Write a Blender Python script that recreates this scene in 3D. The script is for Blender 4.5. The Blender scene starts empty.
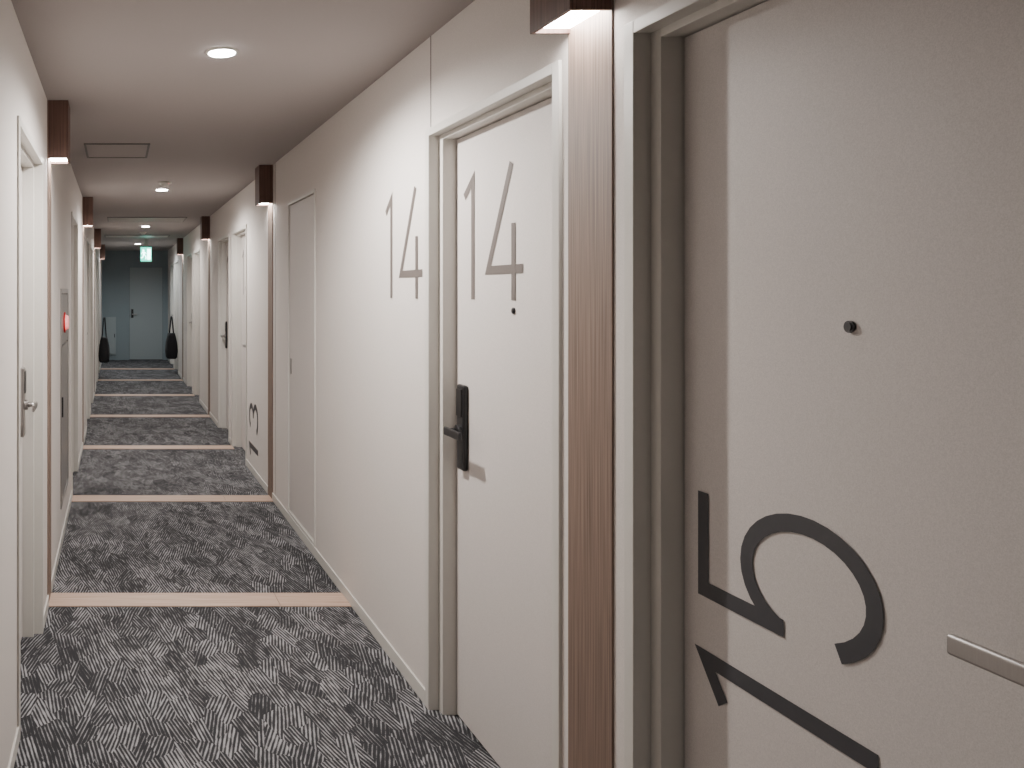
import bpy, bmesh, math
from mathutils import Vector, Matrix

scene = bpy.context.scene
COL = scene.collection

# ------------------------------------------------------------------ constants
EYE = 1.5
D = 1.125          # right wall plane
L = -0.333         # left wall plane
H = 2.417          # ceiling
REC = 0.078        # door recess
Y0, Y1 = -3.2, 19.2

# ------------------------------------------------------------------ materials
def srgb(r, g, b):
    def c(v):
        v /= 255.0
        return v / 12.92 if v <= 0.04045 else ((v + 0.055) / 1.055) ** 2.4
    return (c(r), c(g), c(b), 1.0)

def new_mat(name):
    m = bpy.data.materials.new(name)
    m.use_nodes = True
    nt = m.node_tree
    b = nt.nodes['Principled BSDF']
    return m, nt, b

def paint(name, col, rough=0.6, bump=0.0, scale=400.0, var=0.03, metallic=0.0, stretch=(1, 1, 1)):
    m, nt, b = new_mat(name)
    tc = nt.nodes.new('ShaderNodeTexCoord')
    mp = nt.nodes.new('ShaderNodeMapping')
    mp.inputs['Scale'].default_value = stretch
    nt.links.new(tc.outputs['Object'], mp.inputs['Vector'])
    n = nt.nodes.new('ShaderNodeTexNoise')
    n.inputs['Scale'].default_value = scale
    n.inputs['Detail'].default_value = 3
    nt.links.new(mp.outputs['Vector'], n.inputs['Vector'])
    r = nt.nodes.new('ShaderNodeValToRGB')
    c = srgb(*col)
    r.color_ramp.elements[0].position = 0.3
    r.color_ramp.elements[1].position = 0.7
    r.color_ramp.elements[0].color = tuple([max(0, v * (1 - var)) for v in c[:3]] + [1])
    r.color_ramp.elements[1].color = tuple([min(1, v * (1 + var)) for v in c[:3]] + [1])
    nt.links.new(n.outputs['Fac'], r.inputs['Fac'])
    nt.links.new(r.outputs['Color'], b.inputs['Base Color'])
    b.inputs['Roughness'].default_value = rough
    b.inputs['Metallic'].default_value = metallic
    if bump > 0:
        bp = nt.nodes.new('ShaderNodeBump')
        bp.inputs['Strength'].default_value = bump
        bp.inputs['Distance'].default_value = 0.001
        nt.links.new(n.outputs['Fac'], bp.inputs['Height'])
        nt.links.new(bp.outputs['Normal'], b.inputs['Normal'])
    return m

def emit(name, col, strength):
    m, nt, b = new_mat(name)
    b.inputs['Base Color'].default_value = (0.8, 0.8, 0.8, 1)
    b.inputs['Emission Color'].default_value = col
    b.inputs['Emission Strength'].default_value = strength
    return m

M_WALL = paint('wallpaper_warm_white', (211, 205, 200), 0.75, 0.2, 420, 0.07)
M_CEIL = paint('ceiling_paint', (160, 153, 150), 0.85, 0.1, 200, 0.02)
M_FRAME = paint('door_frame_enamel', (204, 201, 195), 0.4, 0.0, 60, 0.01)
M_DOOR = paint('door_leaf_laminate', (203, 197, 193), 0.5, 0.15, 480, 0.10)
M_END = paint('end_wall_light_tint', (132, 143, 147), 0.7, 0.1, 200, 0.03)  # cool, dim teal light of the corridor end put into the wall colour
M_ENDDOOR = paint('end_door_light_tint', (150, 158, 160), 0.55, 0.0, 100, 0.03)  # same cool end light tinted into the door and panel colour
M_DIGIT = paint('number_grey_vinyl', (96, 89, 85), 0.5, 0.0, 90, 0.03)
M_DIGITD = paint('number_charcoal_vinyl', (60, 60, 64), 0.45, 0.0, 90, 0.05)
M_BLACK = paint('black_plastic', (28, 28, 31), 0.35, 0.0, 50, 0.05)
M_STEEL = paint('satin_steel', (165, 162, 160), 0.32, 0.0, 30, 0.04, 1.0, (1, 20, 1))
M_DARKSTEEL = paint('dark_steel', (70, 70, 72), 0.3, 0.0, 30, 0.04, 0.9)
M_GAP = paint('shadow_gap', (45, 42, 40), 0.8)
M_HATCH = paint('hatch_frame_aluminium', (80, 77, 76), 0.5, 0.0, 60, 0.03)
M_BAG = paint('black_bag_fabric', (26, 26, 30), 0.8, 0.3, 200, 0.2)
M_CAB = paint('cabinet_grey_enamel', (150, 148, 145), 0.3, 0.0, 30, 0.02, 0.3)
M_RED = emit('red_lamp', srgb(255, 18, 25), 1.1)
M_SIGNG = emit('exit_sign_green', srgb(10, 190, 160), 5.0)
M_SIGNW = emit('exit_sign_white', srgb(205, 255, 250), 11.0)
M_LAMP = emit('lamp_diffuser', (1.0, 0.95, 0.90, 1), 66.0)
M_DOWN = emit('downlight_lens', (1.0, 0.96, 0.93, 1), 110.0)

def wood(name, dark, light, sc=(160, 160, 3)):
    m, nt, b = new_mat(name)
    tc = nt.nodes.new('ShaderNodeTexCoord')
    mp = nt.nodes.new('ShaderNodeMapping')
    mp.inputs['Scale'].default_value = sc
    nt.links.new(tc.outputs['Object'], mp.inputs['Vector'])
    n = nt.nodes.new('ShaderNodeTexNoise')
    n.inputs['Scale'].default_value = 1.6
    n.inputs['Detail'].default_value = 3
    n.inputs['Roughness'].default_value = 0.6
    nt.links.new(mp.outputs['Vector'], n.inputs['Vector'])
    r = nt.nodes.new('ShaderNodeValToRGB')
    r.color_ramp.elements[0].position = 0.32
    r.color_ramp.elements[1].position = 0.68
    r.color_ramp.elements[0].color = srgb(*dark)
    r.color_ramp.elements[1].color = srgb(*light)
    nt.links.new(n.outputs['Fac'], r.inputs['Fac'])
    nt.links.new(r.outputs['Color'], b.inputs['Base Color'])
    b.inputs['Roughness'].default_value = 0.55
    bp = nt.nodes.new('ShaderNodeBump')
    bp.inputs['Strength'].default_value = 0.15
    bp.inputs['Distance'].default_value = 0.001
    nt.links.new(n.outputs['Fac'], bp.inputs['Height'])
    nt.links.new(bp.outputs['Normal'], b.inputs['Normal'])
    return m

M_WOOD = wood('walnut_panel', (86, 69, 60), (146, 124, 110), (240, 240, 1.6))
M_WOODBOX = wood('walnut_lamp_box', (68, 47, 40), (112, 82, 71), (200, 200, 1.6))
M_STRIP = wood('pale_wood_threshold', (168, 139, 121), (204, 177, 158), (2, 120, 120))

def carpet():
    m, nt, b = new_mat('carpet_hatched_grey')
    N, K = nt.nodes, nt.links
    tc = N.new('ShaderNodeTexCoord')
    sep = N.new('ShaderNodeSeparateXYZ')
    K.new(tc.outputs['Object'], sep.inputs[0])
    def math_(op, a, b_=None, c=None):
        n = N.new('ShaderNodeMath'); n.operation = op
        for i, v in enumerate((a, b_, c)):
            if v is None: continue
            if isinstance(v, (int, float)): n.inputs[i].default_value = v
            else: K.new(v, n.inputs[i])
        return n.outputs[0]
    X, Y = sep.outputs[0], sep.outputs[1]
    # cells are slanted parallelogram-ish blocks
    u = math_('ADD', math_('MULTIPLY', X, 13.0), math_('MULTIPLY', Y, 3.6))
    v_ = math_('SUBTRACT', math_('MULTIPLY', Y, 5.6), math_('MULTIPLY', X, 5.0))
    cmb = N.new('ShaderNodeCombineXYZ')
    K.new(u, cmb.inputs[0]); K.new(v_, cmb.inputs[1])
    v = N.new('ShaderNodeTexVoronoi'); v.voronoi_dimensions = '2D'; v.distance = 'CHEBYCHEV'
    v.inputs['Scale'].default_value = 1.0
    v.inputs['Randomness'].default_value = 0.85
    K.new(cmb.outputs[0], v.inputs['Vector'])
    sc = N.new('ShaderNodeSeparateColor')
    K.new(v.outputs['Color'], sc.inputs[0])
    r_, g, bl = sc.outputs[0], sc.outputs[1], sc.outputs[2]
    sign = math_('SUBTRACT', math_('MULTIPLY', math_('GREATER_THAN', r_, 0.4), 2.0), 1.0)
    ang = math_('MULTIPLY', sign, math_('MULTIPLY_ADD', g, 0.20, 0.14))
    ca = math_('COSINE', ang); sa = math_('SINE', ang)
    p = math_('ADD', math_('MULTIPLY', X, ca), math_('MULTIPLY', Y, sa))
    q = math_('SUBTRACT', math_('MULTIPLY', Y, ca), math_('MULTIPLY', X, sa))
    s = math_('SINE', math_('MULTIPLY', p, 2 * math.pi / 0.0135))
    c2 = N.new('ShaderNodeCombineXYZ')
    K.new(math_('MULTIPLY', p, 60.0), c2.inputs[0])
    K.new(math_('MULTIPLY', q, 14.0), c2.inputs[1])
    K.new(math_('MULTIPLY', r_, 50.0), c2.inputs[2])
    nn = N.new('ShaderNodeTexNoise'); nn.inputs['Scale'].default_value = 1.0
    nn.inputs['Detail'].default_value = 3
    K.new(c2.outputs[0], nn.inputs['Vector'])
    st = nn.outputs['Fac']
    nb = N.new('ShaderNodeTexNoise')
    nb.inputs['Scale'].default_value = 3.0
    nb.inputs['Detail'].default_value = 3
    K.new(tc.outputs['Object'], nb.inputs['Vector'])
    fz = N.new('ShaderNodeTexNoise')
    fz.inputs['Scale'].default_value = 240
    fz.inputs['Detail'].default_value = 2
    K.new(tc.outputs['Object'], fz.inputs['Vector'])
    val = math_('MULTIPLY_ADD', s, 0.22, math_('MULTIPLY_ADD', st, 0.9, 0.05))
    val = math_('ADD', val, math_('MULTIPLY', math_('SUBTRACT', bl, 0.5), 0.20))
    val = math_('ADD', val, math_('MULTIPLY', math_('SUBTRACT', nb.outputs['Fac'], 0.5), 0.35))
    val = math_('ADD', val, math_('MULTIPLY', math_('SUBTRACT', fz.outputs['Fac'], 0.5), 0.4))
    r = N.new('ShaderNodeValToRGB')
    r.color_ramp.elements[0].position = 0.50
    r.color_ramp.elements[0].color = srgb(31, 31, 35)
    r.color_ramp.elements[1].position = 0.84
    r.color_ramp.elements[1].color = srgb(154, 153, 156)
    K.new(val, r.inputs['Fac'])
    K.new(r.outputs['Color'], b.inputs['Base Color'])
    b.inputs['Roughness'].default_value = 0.95
    bp = N.new('ShaderNodeBump')
    bp.inputs['Strength'].default_value = 0.4
    bp.inputs['Distance'].default_value = 0.003
    K.new(val, bp.inputs['Height'])
    K.new(bp.outputs['Normal'], b.inputs['Normal'])
    return m
M_CARPET = carpet()

# ------------------------------------------------------------------ geometry helpers
def link(ob, parent=None):
    COL.objects.link(ob)
    if parent is not None:
        ob.parent = parent
        ob.matrix_parent_inverse = Matrix.Translation(-Vector(parent.location))
    return ob

def bm_box(bm, x0, x1, y0, y1, z0, z1):
    if x0 > x1: x0, x1 = x1, x0
    if y0 > y1: y0, y1 = y1, y0
    if z0 > z1: z0, z1 = z1, z0
    v = [bm.verts.new(p) for p in [(x0, y0, z0), (x1, y0, z0), (x1, y1, z0), (x0, y1, z0),
                                    (x0, y0, z1), (x1, y0, z1), (x1, y1, z1), (x0, y1, z1)]]
    for f in [(0, 3, 2, 1), (4, 5, 6, 7), (0, 1, 5, 4), (1, 2, 6, 5), (2, 3, 7, 6), (3, 0, 4, 7)]:
        bm.faces.new([v[i] for i in f])

def boxes(name, lst, mat, parent=None, bevel=0.0, segs=2):
    bm = bmesh.new()
    for b in lst: bm_box(bm, *b)
    me = bpy.data.meshes.new(name)
    bm.to_mesh(me); bm.free()
    me.materials.append(mat)
    ob = bpy.data.objects.new(name, me)
    if bevel > 0:
        md = ob.modifiers.new('bev', 'BEVEL'); md.width = bevel; md.segments = segs
        md.limit_method = 'ANGLE'
    return link(ob, parent)

def empty(name, loc):
    e = bpy.data.objects.new(name, None)
    e.empty_display_size = 0.1
    e.location = loc
    COL.objects.link(e)
    return e

def cyl(name, c, axis, r, length, mat, parent=None, segs=32, r2=None, bevel=0.0):
    bm = bmesh.new()
    bmesh.ops.create_cone(bm, cap_ends=True, segments=segs, radius1=r, radius2=r if r2 is None else r2, depth=length)
    rot = {'x': Matrix.Rotation(math.pi / 2, 4, 'Y'), 'y': Matrix.Rotation(-math.pi / 2, 4, 'X'), 'z': Matrix.Identity(4)}[axis]
    bmesh.ops.transform(bm, matrix=Matrix.Translation(c) @ rot, verts=bm.verts)
    me = bpy.data.meshes.new(name); bm.to_mesh(me); bm.free()
    for p in me.polygons: p.use_smooth = len(p.vertices) == 4
    me.materials.append(mat)
    ob = bpy.data.objects.new(name, me)
    if bevel > 0:
        md = ob.modifiers.new('bev', 'BEVEL'); md.width = bevel; md.segments = 2; md.limit_method = 'ANGLE'
    return link(ob, parent)

def ring(name, c, r_in, r_out, z0, z1, mat, parent=None, segs=48):
    bm = bmesh.new()
    rows = []
    for (r, z) in [(r_in, z1), (r_in, z0), ((r_in + r_out) / 2, z0 - 0.001), (r_out, z0 + 0.002), (r_out, z1)]:
        rows.append([bm.verts.new((c[0] + r * math.cos(2 * math.pi * i / segs), c[1] + r * math.sin(2 * math.pi * i / segs), z)) for i in range(segs)])
    for a in range(len(rows) - 1):
        for i in range(segs):
            j = (i + 1) % segs
            bm.faces.new([rows[a][i], rows[a][j], rows[a + 1][j], rows[a + 1][i]])
    me = bpy.data.meshes.new(name); bm.to_mesh(me); bm.free()
    for p in me.polygons: p.use_smooth = True
    me.materials.append(mat)
    return link(bpy.data.objects.new(name, me), parent)

# ---- stroke digits -------------------------------------------------------
def arc(cx, cy, rx, ry, a0, a1, n=28):
    return [(cx + rx * math.cos(math.radians(a0 + (a1 - a0) * i / n)), cy + ry * math.sin(math.radians(a0 + (a1 - a0) * i / n))) for i in range(n + 1)]

GLYPH = {
    '1': ([[(0.004, 0.352), (0.075, 0.405), (0.075, 0.0)]], 0.09),
    '2': ([arc(0.105, 0.305, 0.09, 0.10, 165, -35) + [(0.015, 0.015)], [(0.0, 0.015), (0.205, 0.015)]], 0.21),
    '3': ([arc(0.10, 0.312, 0.082, 0.093, 155, -90) , arc(0.10, 0.117, 0.095, 0.102, 90, -155)], 0.20),
    '4': ([[(0.185, 0.42), (0.016, 0.095), (0.26, 0.095)], [(0.198, 0.235), (0.198, 0.0)]], 0.26),
    '5': ([[(0.210, 0.410), (0.013, 0.410), (0.013, 0.195)], arc(0.107, 0.147, 0.104, 0.141, 156, -150)], 0.205),
    '6': ([arc(0.105, 0.125, 0.09, 0.11, 0, 360), [(0.02, 0.15), (0.15, 0.42)]], 0.21),
    '7': ([[(0.01, 0.405), (0.20, 0.405), (0.07, 0.0)]], 0.20),
    '8': ([arc(0.105, 0.312, 0.078, 0.093, 0, 360), arc(0.105, 0.117, 0.09, 0.102, 0, 360)], 0.21),
    '0': ([arc(0.105, 0.21, 0.09, 0.195, 0, 360)], 0.21),
}
def number(name, text, origin, udir, vdir, ndir, mat, parent=None, w=0.030, gap=0.088, scale=1.0):
    """vinyl numerals: u = reading direction, v = digit up, n = surface normal"""
    bm = bmesh.new()
    o = Vector(origin); U = Vector(udir); V = Vector(vdir); Nn = Vector(ndir)
    cur = 0.0
    li = 0
    for ch in text:
        polys, adv = GLYPH[ch]
        for pl in polys:
            li += 1
            off = 0.0012 + 0.0002 * li
            def P(p): return o + U * p[0] * scale + V * p[1] * scale + Nn * off
            pts = [Vector((p[0] + cur, p[1])) for p in pl]
            n = len(pts); lft, rgt = [], []
            for i, p in enumerate(pts):
                d0 = (pts[i] - pts[i - 1]).normalized() if i > 0 else None
                d1 = (pts[i + 1] - pts[i]).normalized() if i < n - 1 else None
                if d0 is None: d0 = d1
                if d1 is None: d1 = d0
                n0 = Vector((-d0.y, d0.x)); n1 = Vector((-d1.y, d1.x))
                mm = (n0 + n1)
                if mm.length < 1e-4: mm = n0
                mm.normalize()
                k = min(1.0 / max(0.3, mm.dot(n0)), 2.4)
                lft.append(p + mm * (w / 2) * k); rgt.append(p - mm * (w / 2) * k)
            lv = [bm.verts.new(P(q)) for q in lft]; rv = [bm.verts.new(P(q)) for q in rgt]
            for i in range(n - 1):
                bm.faces.new([lv[i], lv[i + 1], rv[i + 1], rv[i]])
        cur += adv + gap
    me = bpy.data.meshes.new(name); bm.to_mesh(me); bm.free()
    me.materials.append(mat)
    return link(bpy.data.objects.new(name, me), parent)

# ------------------------------------------------------------------ layout lists
# (near, far, number, handle side)
R_DOORS = [(-2.10, -1.285, '16', 'far'), (1.033, 1.848, '15', 'near'), (2.27, 3.085, '14', 'far'), (7.60, 8.415, '13', 'near'), (8.76, 9.575, '12', 'far'),
           (11.85, 12.665, '11', 'near'), (13.0, 13.815, '10', 'far'), (16.0, 16.815, '8', 'near'), (17.3, 18.115, '7', 'far')]
L_DOORS = [(-2.4, -1.585, '21', 'far'), (2.965, 3.780, '22', 'far'), (6.42, 7.235, '23', 'near'), (9.45, 10.265, '24', 'far'), (10.9, 11.715, '25', 'near'),
           (13.7, 14.515, '26', 'far'), (15.3, 16.115, '27', 'near')]
CLOSET = (4.93, 5.71)
HOSE = (5.12, 5.88)
F = 0.07   # casing width outside leaf edge
HEAD = 2.06

def wall_boxes(x0, x1, openings):
    lst = []
    y = Y0
    for (a, b, z0, z1) in sorted(openings):
        lst.append((x0, x1, y, a, 0, H))
        lst.append((x0, x1, a, b, z1, H))
        if z0 > 0: lst.append((x0, x1, a, b, 0, z0))
        y = b
    lst.append((x0, x1, y, Y1, 0, H))
    return lst

r_open = [(n - F + 0.006, f + F - 0.006, 0, HEAD + 0.022) for n, f, _, _ in R_DOORS] + [(CLOSET[0], CLOSET[1], 0.06, 2.085)]
l_open = [(n - F + 0.006, f + F - 0.006, 0, HEAD + 0.022) for n, f, _, _ in L_DOORS] + [(HOSE[0], HOSE[1], 0.22, 1.52)]
boxes('wall_right', wall_boxes(D, D + 0.2, r_open), M_WALL)
boxes('wall_left', wall_boxes(L - 0.2, L, l_open), M_WALL)
# end wall with door opening
EX0, EX1, EZ = 0.243, 1.04, 2.08
boxes('wall_far', [(L - 0.2, EX0, Y1, Y1 + 0.15, 0, H), (EX1, D + 0.2, Y1, Y1 + 0.15, 0, H), (EX0, EX1, Y1, Y1 + 0.15, EZ, H)], M_END)
boxes('wall_near', [(L - 0.2, D + 0.2, Y0 - 0.15, Y0, 0, H)], M_WALL)
boxes('floor', [(L - 0.2, D + 0.2, Y0 - 0.15, Y1 + 0.15, -0.1, 0)], M_CARPET)
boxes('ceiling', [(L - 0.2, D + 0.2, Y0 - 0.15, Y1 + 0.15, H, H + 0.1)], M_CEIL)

# ------------------------------------------------------------------ baseboards
def base(name, xw, s, cuts):
    lst = []; y = Y0
    for a, b in sorted(cuts):
        if a > y: lst.append((xw, xw + s * 0.008, y, a, 0, 0.055))
        y = b
    lst.append((xw, xw + s * 0.008, y, Y1, 0, 0.055))
    return boxes(name, lst, M_FRAME, bevel=0.002)
R_LAMP = [1.97, 6.27, 10.52, 14.77]
L_LAMP = [4.155, 8.38, 12.6, 16.8]
LW = 0.19
base('baseboard_right', D, -1, [(n - F, f + F) for n, f, _, _ in R_DOORS] + [(a, a + LW) for a in R_LAMP])
base('baseboard_left', L, 1, [(n - F, f + F) for n, f, _, _ in L_DOORS] + [(a, a + LW) for a in L_LAMP])

# ------------------------------------------------------------------ doors
def lever_handle(parent, xs, s, yc, direction, plate_mat, lever_mat, ln=0.125):
    boxes('lock_plate', [(xs, xs + s * 0.020, yc - 0.029, yc + 0.029, 0.885, 1.18)], plate_mat, parent, bevel=0.008, segs=3)
    boxes('keypad_panel', [(xs + s * 0.0198, xs + s * 0.024, yc - 0.022, yc + 0.022, 1.07, 1.165)], M_DARKSTEEL, parent, bevel=0.002)
    cyl('lever_rose', (xs + s * 0.026, yc, 1.02), 'x', 0.022, 0.014, lever_mat, parent, bevel=0.002)
    cyl('lever_neck', (xs + s * 0.045, yc, 1.02), 'x', 0.010, 0.045, lever_mat, parent)
    boxes('lever_bar', [(xs + s * 0.060, xs + s * 0.072, yc - direction * 0.012, yc + direction * ln, 1.006, 1.034)], lever_mat, parent, bevel=0.004, segs=3)

def make_door(idx, xw, s, n, f, num, side):
    e = empty('door_%d' % idx, (xw - s * REC, (n + f) / 2, 0))
    xd = xw - s * REC                    # leaf face
    xo = xw + s * 0.008                  # casing front
    xst = xw - s * 0.030                 # stop front
    xb = xw - s * 0.13
    T = HEAD + 0.028
    boxes('casing', [(xo, xb, n - F, n - F + 0.035, 0, T), (xo, xb, f + F - 0.035, f + F, 0, T),
                     (xo, xb, n - F + 0.035, f + F - 0.035, HEAD, T)], M_FRAME, e, bevel=0.0015)
    boxes('door_stop', [(xst, xb, n - F + 0.035, n, 0, HEAD), (xst, xb, f, f + F - 0.035, 0, HEAD),
                        (xst, xb, n, f, HEAD - 0.018, HEAD)], M_FRAME, e, bevel=0.001)
    boxes('leaf', [(xd, xd - s * 0.04, n + 0.003, f - 0.003, 0.008, HEAD - 0.021)], M_DOOR, e, bevel=0.001)
    boxes('leaf_gap', [(xd - s * 0.012, xd - s * 0.035, n, f, 0.0, HEAD - 0.018)], M_GAP, e)
    yc = f - 0.08 if side == 'far' else n + 0.08
    ln = 0.125
    if num == '15': yc = n + 0.055; ln = 0.10
    dr = -1 if side == 'far' else 1
    lever_handle(e, xd, s, yc, dr, M_BLACK if s < 0 else M_STEEL, M_STEEL if num != '14' else M_DARKSTEEL, ln)
    ph = {'14': 2.636, '15': 1.426}.get(num, (n + f) / 2)
    cyl('peephole_rim', (xd + s * 0.002, ph, 1.443), 'x', 0.010, 0.004, M_DARKSTEEL, e)
    cyl('peephole_lens', (xd + s * 0.0035, ph, 1.443), 'x', 0.007, 0.005, M_BLACK, e)
    nd = (s, 0, 0)
    if num == '15':
        number('numeral', '15', (xd, 1.373, 0.678), (0, 0, 1), (0, 1, 0), nd, M_DIGITD, e, w=0.032, gap=0.112)
    else:
        if s < 0: number('numeral', num, (xd, f - 0.072, 1.475), (0, -1, 0), (0, 0, 1), nd, M_DIGIT, e, w=0.028)
        else: number('numeral', num, (xd, n + 0.072, 1.475), (0, 1, 0), (0, 0, 1), nd, M_DIGIT, e, w=0.028)
    return e

k = 1
for n, f, num, side in R_DOORS:
    make_door(k, D, -1, n, f, num, side); k += 1
for n, f, num, side in L_DOORS:
    make_door(k, L, 1, n, f, num, side); k += 1

# big wall numerals
number('wall_numeral', '14', (D, 3.640, 1.475), (0, -1, 0), (0, 0, 1), (-1, 0, 0), M_DIGIT, w=0.028)
number('wall_numeral', '13', (D, 6.93, 0.13), (0, 0, 1), (0, 1, 0), (-1, 0, 0), M_DIGITD, w=0.042, gap=0.11, scale=1.1)

# flush service door (closet)
e = empty('door_%d' % k, (D, 5.32, 0)); k += 1
c0, c1 = CLOSET
boxes('casing', [(D - 0.006, D + 0.08, c0, c0 + 0.02, 0.06, 2.085), (D - 0.006, D + 0.08, c1 - 0.02, c1, 0.06, 2.085),
                 (D - 0.006, D + 0.08, c0 + 0.02, c1 - 0.02, 2.065, 2.085), (D - 0.006, D + 0.08, c0 + 0.02, c1 - 0.02, 0.06, 0.075)], M_FRAME, e, bevel=0.001)
boxes('leaf', [(D + 0.004, D + 0.03, c0 + 0.024, c1 - 0.024, 0.079, 2.061)], M_DOOR, e)
boxes('leaf_gap', [(D + 0.02, D + 0.035, c0 + 0.02, c1 - 0.02, 0.075, 2.065)], M_GAP, e)
boxes('flush_pull', [(D - 0.001, D + 0.006, c1 - 0.085, c1 - 0.055, 0.97, 1.07)], M_STEEL, e, bevel=0.002)

# end door
e = empty('door_%d' % k, ((EX0 + EX1) / 2, Y1, 0)); k += 1
boxes('casing', [(EX0 - 0.02, EX0 + 0.03, Y1 - 0.012, Y1 + 0.12, 0, EZ + 0.02), (EX1 - 0.03, EX1 + 0.02, Y1 - 0.012, Y1 + 0.12, 0, EZ + 0.02),
                 (EX0 + 0.03, EX1 - 0.03, Y1 - 0.012, Y1 + 0.12, EZ - 0.03, EZ + 0.02)], M_END, e, bevel=0.002)
boxes('leaf', [(EX0 + 0.034, EX1 - 0.034, Y1 + 0.03, Y1 + 0.07, 0.01, EZ - 0.034)], M_ENDDOOR, e)
boxes('leaf_gap', [(EX0 + 0.03, EX1 - 0.03, Y1 + 0.04, Y1 + 0.065, 0.0, EZ - 0.03)], M_GAP, e)
boxes('lock_plate', [(EX0 + 0.07, EX0 + 0.12, Y1 + 0.015, Y1 + 0.03, 0.93, 1.12)], M_DARKSTEEL, e, bevel=0.004)
boxes('lever_bar', [(EX0 + 0.085, EX0 + 0.20, Y1 - 0.035, Y1 - 0.022, 1.0, 1.02), (EX0 + 0.085, EX0 + 0.10, Y1 - 0.03, Y1 + 0.016, 1.0, 1.02)], M_STEEL, e, bevel=0.003)
# electrical panel beside end door
e = empty('electrical_panel', (-0.12, Y1, 0.6))
boxes('panel_box', [(-0.24, -0.02, Y1 - 0.05, Y1, 0.12, 0.95)], M_ENDDOOR, e, bevel=0.004)
boxes('panel_door', [(-0.225, -0.035, Y1 - 0.056, Y1 - 0.05, 0.14, 0.93)], M_ENDDOOR, e, bevel=0.003)
boxes('panel_latch', [(-0.06, -0.045, Y1 - 0.064, Y1 - 0.056, 0.5, 0.58)], M_BLACK, e)

# ------------------------------------------------------------------ wood trims + wall lamps + floor strips
t = 1
def trim(lst, mat, bevel=0.0):
    global t
    boxes('trim_%d' % t, lst, mat, bevel=bevel); t += 1

def wall_lamp(xw, s, y):
    P = 0.10
    zb = 2.14
    e = empty('wall_lamp', (xw + s * P / 2, y + LW / 2, (zb + H) / 2))
    th = 0.009
    xa, xb_ = xw + s * 0.005, xw + s * P
    boxes('wood_shade', [(xb_ - s * th, xb_, y, y + LW, zb, H - 0.001),
                         (xa, xb_ - s * th, y, y + th, zb, H - 0.001),
                         (xa, xb_ - s * th, y + LW - th, y + LW, zb, H - 0.001)], M_WOODBOX, e)
    boxes('diffuser', [(xa + s * 0.001, xb_ - s * (th + 0.001), y + th + 0.001, y + LW - th - 0.001, zb + 0.012, zb + 0.02)], M_LAMP, e)

for y in R_LAMP:
    trim([(D, D - 0.005, y, y + LW, 0, H - 0.001)], M_WOOD)
    wall_lamp(D, -1, y)
for y in L_LAMP:
    trim([(L, L + 0.005, y, y + LW, 0, H - 0.001)], M_WOOD)
    wall_lamp(L, 1, y)
strips = [-2.3, -0.05, 1.99, 4.145, 6.22, 8.30, 10.42, 12.55, 14.7, 16.85]
for y in strips:
    mid = 0.78
    trim([(L + 0.005, mid - 0.001, y, y + 0.18, 0, 0.005), (mid + 0.001, D - 0.005, y, y + 0.18, 0, 0.005)], M_STRIP, 0.001)
for y in (3.115, 6.18):
    trim([(D - 0.0015, D, y, y + 0.004, 2.09 if y < 4 else 0.056, H - 0.001)], M_HATCH)

# ------------------------------------------------------------------ ceiling items
CX = 0.40
def downlight(y, power, col=(1.0, 0.945, 0.895)):
    e = empty('ceiling_downlight', (CX, y, H))
    ring('trim_ring', (CX, y), 0.048, 0.062, H - 0.005, H + 0.002, M_FRAME, e)
    cyl('lens', (CX, y, H - 0.004), 'z', 0.049, 0.010, M_DOWN, e)
    ld = bpy.data.lights.new('downlight_beam', 'SPOT')
    ld.energy = power; ld.spot_size = math.radians(168); ld.spot_blend = 0.55
    ld.shadow_soft_size = 0.03; ld.color = col
    lo = bpy.data.objects.new('downlight_beam', ld)
    lo.location = (CX, y, H - 0.05)
    link(lo, e)
downlight(-1.1, 6)
downlight(3.32, 180)
downlight(7.77, 125)
downlight(12.1, 90)
downlight(16.5, 85, (0.88, 0.97, 1.0))

def hatch(x0, x1, y0, y1, slots=0):
    e = empty('ceiling_access_hatch' if not slots else 'air_vent', ((x0 + x1) / 2, (y0 + y1) / 2, H))
    w = 0.014
    boxes('frame', [(x0, x1, y0, y0 + w, H - 0.006, H), (x0, x1, y1 - w, y1, H - 0.006, H),
                    (x0, x0 + w, y0 + w, y1 - w, H - 0.006, H), (x1 - w, x1, y0 + w, y1 - w, H - 0.006, H)], M_HATCH, e)
    boxes('panel', [(x0 + w, x1 - w, y0 + w, y1 - w, H - 0.003, H)], M_CEIL if not slots else M_GAP, e)
    if slots:
        st = (y1 - y0 - 2 * w) / slots
        boxes('louvres', [(x0 + w, x1 - w, y0 + w + i * st + 0.01, y0 + w + (i + 0.6) * st, H - 0.009, H - 0.003) for i in range(slots)], M_FRAME, e)
hatch(-0.205, 0.205, 5.37, 5.92)
hatch(-0.12, 0.86, 10.65, 11.35, 6)
hatch(-0.20, 0.85, 14.0, 14.5, 5)
for y in (7.25, 13.3):
    e = empty('smoke_detector', (CX + 0.0, y, H))
    cyl('base', (CX, y, H - 0.008), 'z', 0.055, 0.016, M_FRAME, e, bevel=0.003)
    cyl('dome', (CX, y, H - 0.027), 'z', 0.028, 0.022, M_FRAME, e, r2=0.042, bevel=0.003)
    cyl('led', (CX + 0.03, y - 0.03, H - 0.017), 'z', 0.004, 0.003, M_RED, e, segs=12)

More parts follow.
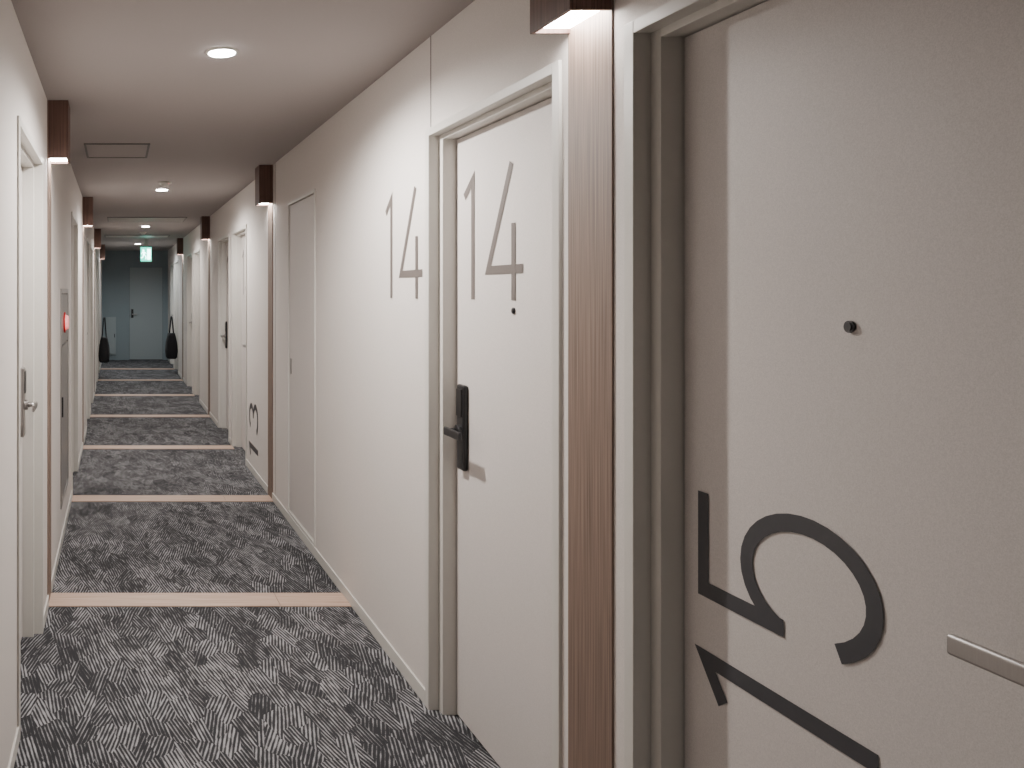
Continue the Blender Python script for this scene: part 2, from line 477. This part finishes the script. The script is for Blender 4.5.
# exit sign
sx, sy, sz = 0.50, 15.0, 2.15
e = empty('exit_sign', (sx, sy, sz))
boxes('housing', [(sx - 0.10, sx + 0.10, sy - 0.02, sy + 0.03, sz - 0.13, sz + 0.13)], M_FRAME, e, bevel=0.004)
boxes('mount', [(sx - 0.03, sx + 0.03, sy - 0.01, sy + 0.02, sz + 0.13, H)], M_FRAME, e)
boxes('face', [(sx - 0.092, sx + 0.092, sy - 0.024, sy - 0.02, sz - 0.12, sz + 0.12)], M_SIGNG, e)
bm = bmesh.new()
yf = sy - 0.0255
def poly(pts):
    bm.faces.new([bm.verts.new((sx + a, yf, sz + b)) for a, b in pts])
poly([(0.02, -0.09), (0.078, -0.09), (0.078, 0.09), (0.02, 0.09)])
poly([(-0.045 + 0.016 * math.cos(i * math.pi / 6), 0.065 + 0.016 * math.sin(i * math.pi / 6)) for i in range(12)])
poly([(-0.06, 0.045), (-0.03, 0.045), (-0.02, -0.01), (-0.05, -0.015)])
poly([(-0.03, 0.045), (0.005, 0.02), (0.0, 0.01), (-0.03, 0.03)])
poly([(-0.06, 0.04), (-0.085, 0.01), (-0.078, 0.004), (-0.055, 0.03)])
poly([(-0.035, -0.01), (-0.02, -0.01), (0.01, -0.05), (0.0, -0.085), (-0.012, -0.082), (-0.005, -0.052)])
poly([(-0.05, -0.012), (-0.035, -0.012), (-0.05, -0.055), (-0.085, -0.07), (-0.088, -0.058), (-0.06, -0.045)])
me = bpy.data.meshes.new('pictogram'); bm.to_mesh(me); bm.free(); me.materials.append(M_SIGNW)
link(bpy.data.objects.new('pictogram', me), e)

# ------------------------------------------------------------------ fire hose cabinet in left wall
h0, h1 = HOSE
e = empty('fire_hose_cabinet', (L, (h0 + h1) / 2, 0.87))
boxes('frame', [(L + 0.006, L - 0.12, h0, h0 + 0.03, 0.22, 1.52), (L + 0.006, L - 0.12, h1 - 0.03, h1, 0.22, 1.52),
                (L + 0.006, L - 0.12, h0 + 0.03, h1 - 0.03, 1.49, 1.52), (L + 0.006, L - 0.12, h0 + 0.03, h1 - 0.03, 0.22, 0.25)], M_STEEL, e, bevel=0.001)
boxes('door_panel', [(L + 0.002, L - 0.02, h0 + 0.034, h1 - 0.034, 0.254, 1.17)], M_CAB, e)
boxes('alarm_panel', [(L + 0.002, L - 0.02, h0 + 0.034, h1 - 0.034, 1.18, 1.486)], M_CAB, e)
boxes('back', [(L - 0.03, L - 0.12, h0 + 0.03, h1 - 0.03, 0.25, 1.49)], M_GAP, e)
boxes('pull', [(L + 0.002, L + 0.012, h0 + 0.08, h0 + 0.11, 0.75, 0.87)], M_DARKSTEEL, e, bevel=0.002)
M_REDP = paint('red_plastic', (205, 22, 24), 0.35, 0.0, 40, 0.03)
cyl('red_lamp_base', (L + 0.006, 5.45, 1.31), 'x', 0.065, 0.01, M_REDP, e)
cyl('red_lamp', (L + 0.019, 5.45, 1.31), 'x', 0.050, 0.022, M_RED, e, r2=0.038, bevel=0.004)

# ------------------------------------------------------------------ hanging bags on handles
def bag(xc, yc, ztop, zbot, w, d, frac):
    e = empty('tote_bag', (xc, yc, (ztop + zbot) / 2))
    bm = bmesh.new()
    rings = []
    prof = [(0.0, 0.90, 0.75), (0.05, 1.0, 0.95), (0.3, 1.0, 1.08), (0.65, 0.97, 0.95), (0.9, 0.95, 0.7), (1.0, 0.96, 0.6)]
    hb = (ztop - zbot) * frac
    for t_, a, b_ in prof:
        rr = []
        for i in range(20):
            an = 2 * math.pi * i / 20
            cx_ = math.copysign(abs(math.cos(an)) ** 0.4, math.cos(an)); sn = math.copysign(abs(math.sin(an)) ** 0.4, math.sin(an))
            rr.append(bm.verts.new((xc + d / 2 * b_ * cx_, yc + w / 2 * a * sn, zbot + hb * t_)))
        rings.append(rr)
    for a in range(len(rings) - 1):
        for i in range(20):
            j = (i + 1) % 20
            bm.faces.new([rings[a][i], rings[a][j], rings[a + 1][j], rings[a + 1][i]])
    bm.faces.new(rings[0][::-1]); bm.faces.new(rings[-1])
    me = bpy.data.meshes.new('bag_body'); bm.to_mesh(me); bm.free()
    for p in me.polygons: p.use_smooth = True
    me.materials.append(M_BAG)
    link(bpy.data.objects.new('bag_body', me), e)
    for o in (-0.04, 0.04):
        cu = bpy.data.curves.new('bag_strap', 'CURVE'); cu.dimensions = '3D'; cu.bevel_depth = 0.009
        sp = cu.splines.new('BEZIER'); sp.bezier_points.add(2)
        for bp_, co in zip(sp.bezier_points, [(xc + o, yc - w * 0.28, zbot + hb * 0.97), (xc + o * 0.2, yc, ztop), (xc + o, yc + w * 0.28, zbot + hb * 0.97)]):
            bp_.co = co; bp_.handle_left_type = bp_.handle_right_type = 'AUTO'
        cu.materials.append(M_BAG)
        link(bpy.data.objects.new('bag_strap', cu), e)
bag(D - 0.115, 16.14, 1.045, 0.27, 0.38, 0.21, 0.60)
bag(L + 0.105, 15.44, 1.045, 0.26, 0.34, 0.19, 0.55)

# ------------------------------------------------------------------ world
w = bpy.data.worlds.new('world'); scene.world = w; w.use_nodes = True
w.node_tree.nodes['Background'].inputs[0].default_value = (0.5, 0.5, 0.52, 1)
w.node_tree.nodes['Background'].inputs[1].default_value = 0.2

# ------------------------------------------------------------------ camera
cam = bpy.data.cameras.new('camera')
cam.sensor_width = 36.0
cam.lens = 870.0 / 1024.0 * 36.0
cam.shift_x = (512 - 117) / 1024.0
cam.shift_y = -(384 - 292) / 1024.0
cam.clip_start = 0.02
co = bpy.data.objects.new('camera', cam)
co.location = (0, 0, EYE)
co.rotation_euler = (math.radians(90), 0, 0)
COL.objects.link(co)
scene.camera = co
